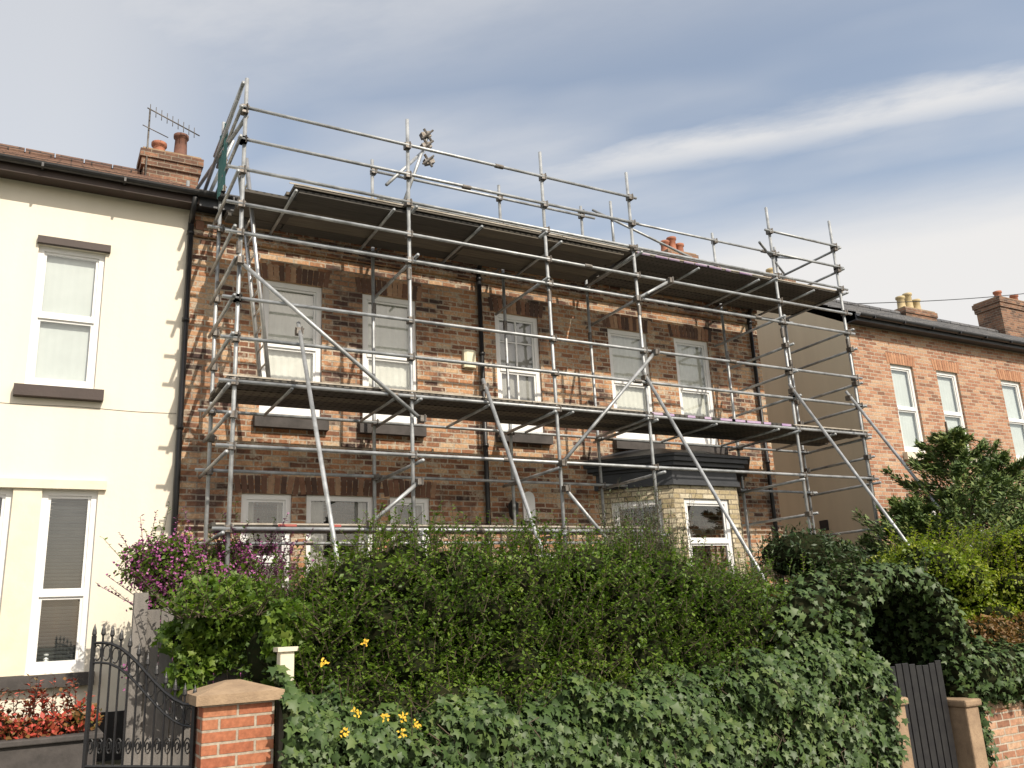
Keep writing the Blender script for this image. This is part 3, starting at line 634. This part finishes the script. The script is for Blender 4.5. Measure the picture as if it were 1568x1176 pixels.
# purple flowering shrub against the boundary
bl=[(random.uniform(1.1,2.2),-1.3+random.uniform(-.3,.25),random.uniform(1.7,2.35),.24,.24,.2) for _ in range(17)]+[(1.0,-1.3,2.3,.22,.2,.22),(1.3,-1.3,1.3,.35,.3,.4),(2.0,-1.3,1.3,.4,.3,.4)]
e=plant('purple_flowering_shrub',bl,14000,.045,TP,'privet',flat=.3,k=.6)
p,d=blob_pts(bl,14000); leaves('blossom',p+unit(len(p))*.05,unit(len(p))+np.array([0,-.5,.3]),unit(len(p)),np.full(len(p),.038),TP,'purplefl',e)
shoots(e,'flower_spikes',[(random.uniform(.95,2.5),-1.35+random.uniform(-.3,.3),2.2+random.uniform(-.45,.2)) for _ in range(150)],.45,30,.036,TP,'purplefl',lean=.6)
shoots(e,'leafy_shoots',[(random.uniform(.95,2.5),-1.35+random.uniform(-.3,.3),2.2+random.uniform(-.45,.2)) for _ in range(90)],.45,18,.045,TP,'privet',lean=.6)
bl=[(random.uniform(.95,1.75),-3.9+random.uniform(-.15,.15),random.uniform(1.4,1.82),.2,.16,.16) for _ in range(12)]+[(1.66,-4.5,1.45+.1*k,.15,.15,.13) for k in range(3)]+[(1.1,-3.9,1.3,.14,.14,.14),(1.7,-4.4,1.2,.14,.12,.18)]
e=plant('climbing_vine',bl,6500,.055,TI,'privet',flat=.4,k=.55)
shoots(e,'tendrils',[(random.uniform(.95,1.9),-4.1+random.uniform(-.3,.2),1.68) for _ in range(90)],.45,12,.045,TP,'privet',lean=1.3)
bl=[(-.75+.18*k,-1.55,.86+random.uniform(-.06,.06),.15,.15,.12) for k in range(8)]
e=plant('red_leaved_shrub',bl,3000,.05,TP,'redleaf',flat=.3,k=.6); shoots(e,'shoots',[(random.uniform(-.7,.55),-1.55,.92) for _ in range(60)],.28,12,.05,TP,'redleaf',lean=.45)
pb=Multi('planter'); p=pb('box','stone_dark'); p.prism([(-.85,-1.8),(.66,-1.8),(.66,-1.3),(-.85,-1.3)],.3,.7); pb('rim','stone_dark').prism([(-.89,-1.84),(.7,-1.84),(.7,-1.26),(-.89,-1.26)],.7,.75); pb.done(bevel={'rim':.01})
# ---------------------------------------------------------------- foreground walls, pillar, gates
G=Multi('brick_gate_pillar'); G('pillar','brick_pillar').box(1.02,1.47,-5.0,-4.55,-.2,1.13)
c=G('coping','sandstone'); c.box(.97,1.52,-5.05,-4.5,1.13,1.19)
i=len(c.v); c.v+=[(.97,-5.05,1.19),(1.52,-5.05,1.19),(1.52,-4.5,1.19),(.97,-4.5,1.19),(1.2,-4.82,1.26),(1.29,-4.82,1.26),(1.29,-4.73,1.26),(1.2,-4.73,1.26)]
for k in range(4): c.f.append((i+k,i+(k+1)%4,i+4+(k+1)%4,i+4+k))
c.f.append((i+4,i+5,i+6,i+7)); G.done(bevel={'pillar':.006})
G=Multi('gate_post'); G('post','creamtrim').box(1.56,1.66,-4.75,-4.65,-.2,1.42); G('post_cap','creamtrim').prism([(1.54,-4.77),(1.68,-4.77),(1.68,-4.63),(1.54,-4.63)],1.42,1.45); G.done(bevel={'post':.008})
G=Multi('garden_wall'); G('wall','brick_chim').box(1.7,7.2,-4.85,-4.62,-.2,.7); G('coping','sandstone').box(1.7,7.2,-4.87,-4.6,.7,.76)
G('wall','brick_right').box(8.53,14,-4.95,-4.72,-.2,.42); G('coping','sandstone').box(8.53,14,-4.98,-4.69,.42,.5); G.done()
def stonepost(x,w,h):
    G=Multi('stone_gate_pillar'); G('pillar','sandstone').box(x,x+w,-5.12,-4.8,-.2,h); G('pillar_cap','sandstone').prism([(x-.03,-5.15),(x+w+.03,-5.15),(x+w+.03,-4.77),(x-.03,-4.77)],h,h+.07); G.done(bevel={'pillar':.015,'pillar_cap':.02})
stonepost(7.24,.17,.6); stonepost(8.3,.2,.5)
G=Multi('timber_gate'); 
for k in range(8): x=7.44+k*.1; G('slats','black').box(x,x+.085,-4.98,-4.96,-.1,.94+.02*math.sin(k))
G('rails','black').box(7.42,8.24,-4.96,-4.93,.2,.28); G('rails','black').box(7.42,8.24,-4.96,-4.93,.78,.86); G.done(bevel={'slats':.004})
G=Multi('wrought_iron_gate'); ia=G('bars','black'); p0=Vector((1.0,-4.8,0)); p1=Vector((.42,-4.15,0)); n=11
def gh(t): return 1.12+.42*(0.5-0.5*math.cos(math.pi*min(1,t*1.1)))
pv=None
for k in range(n+1):
    t=k/n; q=p0.lerp(p1,t); h=gh(t); ia.cyl((q.x,q.y,.0),(q.x,q.y,h+.05),.008 if 0<k<n else .018,n=6)
    ia.lathe((q.x,q.y,h+.04),[(.004,0),(.016,.02),(.012,.05),(.001,.09)],6)
    if pv: ia.cyl(pv,(q.x,q.y,h),.011,n=6); ia.cyl(Vector(pv)-Vector((0,0,.13)),(q.x,q.y,h-.13),.009,n=6)
    pv=(q.x,q.y,h)
for z in (.18,.75): ia.cyl((p0.x,p0.y,z),(p1.x,p1.y,z),.012,n=6)
dirr=(p1-p0).normalized()
for k in range(n):
    c0=p0.lerp(p1,(k+.5)/n)+Vector((0,0,gh((k+.5)/n)-.065)); pr=None
    for s in range(13):
        a=2*math.pi*s/12; q=c0+dirr*.03*math.cos(a)+Vector((0,0,.05*math.sin(a)))
        if pr: ia.cyl(pr,q,.005,n=4,cap=False)
        pr=q
    c0=p0.lerp(p1,(k+.5)/n)+Vector((0,0,.87)); pr=None
    for s in range(20):
        a=s*.6; rr=.03*(1-s/24); q=c0+dirr*rr*math.cos(a)+Vector((0,0,rr*2*math.sin(a)))
        if pr: ia.cyl(pr,q,.005,n=4,cap=False)
        pr=q
G.done()
G=Multi('timber_fence')
for k in range(12): 
    x=.82+k*.105; G('boards','wood').box(x,x+.1,-3.52-.01*(k%2),-3.5-.01*(k%2),.3,1.78+random.uniform(-.015,.015))
G('rails','wood').box(.8,2.1,-3.5,-3.45,1.5,1.58); G('rails','wood').box(.8,2.1,-3.5,-3.45,.6,.68); G('posts','wood').box(.72,.82,-3.56,-3.46,.3,1.9); G.done(bevel={'boards':.004})
G=Buf(); pr=None
for k in range(21):
    t=k/20; q=Vector((13.9+t*12,-.1-t*1.0,7.35+t*2.4-math.sin(math.pi*t)*.25))
    if pr: G.cyl(pr,q,.009,n=5,cap=False)
    pr=q
G.obj('overhead_cable',M['black'])
# ---------------------------------------------------------------- ground
def sheet(name,x0,x1,y0,y1,z,mat):
    b=Buf(); b.quad((x0,y0,z),(x1,y0,z),(x1,y1,z),(x0,y1,z)); return b.obj(name,M[mat])
sheet('ground',-600,600,-600,600,-.26,'grassland'); sheet('road',-80,100,-13,-6.9,-.25,'asphalt')
b=Buf(); b.box(-80,100,-6.75,-5.16,-.255,-.13); b.obj('pavement',M['paving']); b=Buf(); b.box(-80,100,-6.9,-6.755,-.255,-.125); b.obj('kerb',M['sandstone'],bevel=.015)
b=Buf(); b.box(-30,60,-4.9,9,-.256,.1); b.obj('garden_path',M['paving']); b=Buf(); b.box(-30,60,-4.5,-.04,.09,.3); b.obj('garden_soil',M['soil'])
# ---------------------------------------------------------------- camera
f,yaw,pit,rol=1316.5,R_(60.72),R_(15.38),R_(-2.86)
Fv=Vector((math.cos(yaw)*math.cos(pit),math.sin(yaw)*math.cos(pit),math.sin(pit))); Rv=Vector((math.sin(yaw),-math.cos(yaw),0)); Uv=Rv.cross(Fv)
Xc=Rv*math.cos(rol)+Uv*math.sin(rol); Yc=-Rv*math.sin(rol)+Uv*math.cos(rol)
cam=bpy.data.cameras.new('camera'); co=bpy.data.objects.new('camera',cam); scene.collection.objects.link(co)
mt=Matrix((Xc,Yc,-Fv)).transposed().to_4x4(); mt.translation=Vector((0,-11,1.55)); co.matrix_world=mt
cam.sensor_width=36; cam.lens=f/1568*36; cam.clip_end=3000; cam.clip_start=.05; scene.camera=co
# ---------------------------------------------------------------- light
el=R_(40); az=R_(13)  # sun in front of the facade, slightly right
sd=Vector((math.sin(az)*math.cos(el),-math.cos(az)*math.cos(el),math.sin(el)))
sl=bpy.data.lights.new('sun','SUN'); sl.energy=4.6; sl.angle=R_(.5); sl.color=(1,.91,.78); so=bpy.data.objects.new('sun',sl); scene.collection.objects.link(so)
so.rotation_euler=(-sd).to_track_quat('-Z','Y').to_euler()
w=bpy.data.worlds.new('World'); scene.world=w; w.use_nodes=True; nt=w.node_tree; bg=nt.nodes['Background']
sky=N(nt,'ShaderNodeTexSky'); sky.sky_type='NISHITA'; sky.sun_disc=False; sky.sun_elevation=el; sky.sun_rotation=math.pi-az; sky.dust_density=2.0; sky.air_density=1.0
tc=N(nt,'ShaderNodeTexCoord'); sp=N(nt,'ShaderNodeSeparateXYZ'); L(nt,tc.outputs['Generated'],sp.inputs[0])
zc=math_(nt,'MAXIMUM',sp.outputs[2],.06); px=math_(nt,'DIVIDE',sp.outputs[0],zc); py=math_(nt,'DIVIDE',sp.outputs[1],zc)
s_=math_(nt,'MULTIPLY',math_(nt,'ADD',px,py),.7071); t_=math_(nt,'MULTIPLY',math_(nt,'SUBTRACT',px,py),.7071)
cb=N(nt,'ShaderNodeCombineXYZ'); L(nt,math_(nt,'MULTIPLY',s_,1.5),cb.inputs[0]); L(nt,math_(nt,'MULTIPLY',t_,.8),cb.inputs[1])
n1=noise(nt,cb.outputs[0],1.2,3,.5)
cb2=N(nt,'ShaderNodeCombineXYZ'); L(nt,math_(nt,'MULTIPLY',s_,5),cb2.inputs[0]); L(nt,math_(nt,'MULTIPLY',t_,2.2),cb2.inputs[1]); n2=noise(nt,cb2.outputs[0],1.5,5,.6)
def mr(v,a,b,c=0,d=1,smooth=True):
    m=N(nt,'ShaderNodeMapRange'); m.interpolation_type='SMOOTHSTEP' if smooth else 'LINEAR'
    L(nt,v,m.inputs[0]); m.inputs[1].default_value=a; m.inputs[2].default_value=b; m.inputs[3].default_value=c; m.inputs[4].default_value=d; return m.outputs[0]
wob=math_(nt,'ADD',s_,math_(nt,'MULTIPLY',math_(nt,'SUBTRACT',n2,.5),.14))
ds=math_(nt,'ABSOLUTE',math_(nt,'SUBTRACT',wob,1.78))
streak=math_(nt,'MULTIPLY',mr(ds,0,.13,1,0),mr(t_,-1.1,.1,.1,.85))
streak=math_(nt,'MULTIPLY',streak,mr(n2,.3,.65,.65,1))
broad=math_(nt,'MULTIPLY',mr(n1,.42,.78,.0,.5),mr(n2,.2,.8,.7,1.15)); haze=mr(wob,1.95,2.6,0,1.0)
hi=math_(nt,'MULTIPLY',mr(s_,1.5,1.0,0,.5),mr(n2,.25,.75,.75,1.2))
lf=mr(px,.5,-.05,0,.6)
cl=math_(nt,'MAXIMUM',math_(nt,'MAXIMUM',broad,haze),math_(nt,'MAXIMUM',streak,math_(nt,'MAXIMUM',hi,lf))); cl=math_(nt,'ADD',math_(nt,'MULTIPLY',cl,.86),.14,clamp=True)
col=mixc(nt,cl,mixc(nt,1.0,sky.outputs[0],(1.75,1.6,1.42),'MULTIPLY'),(6.6,6.5,6.4)); L(nt,col,bg.inputs[0]); bg.inputs[1].default_value=.13
scene.view_settings.view_transform='Standard'; scene.view_settings.look='None'; scene.view_settings.exposure=0
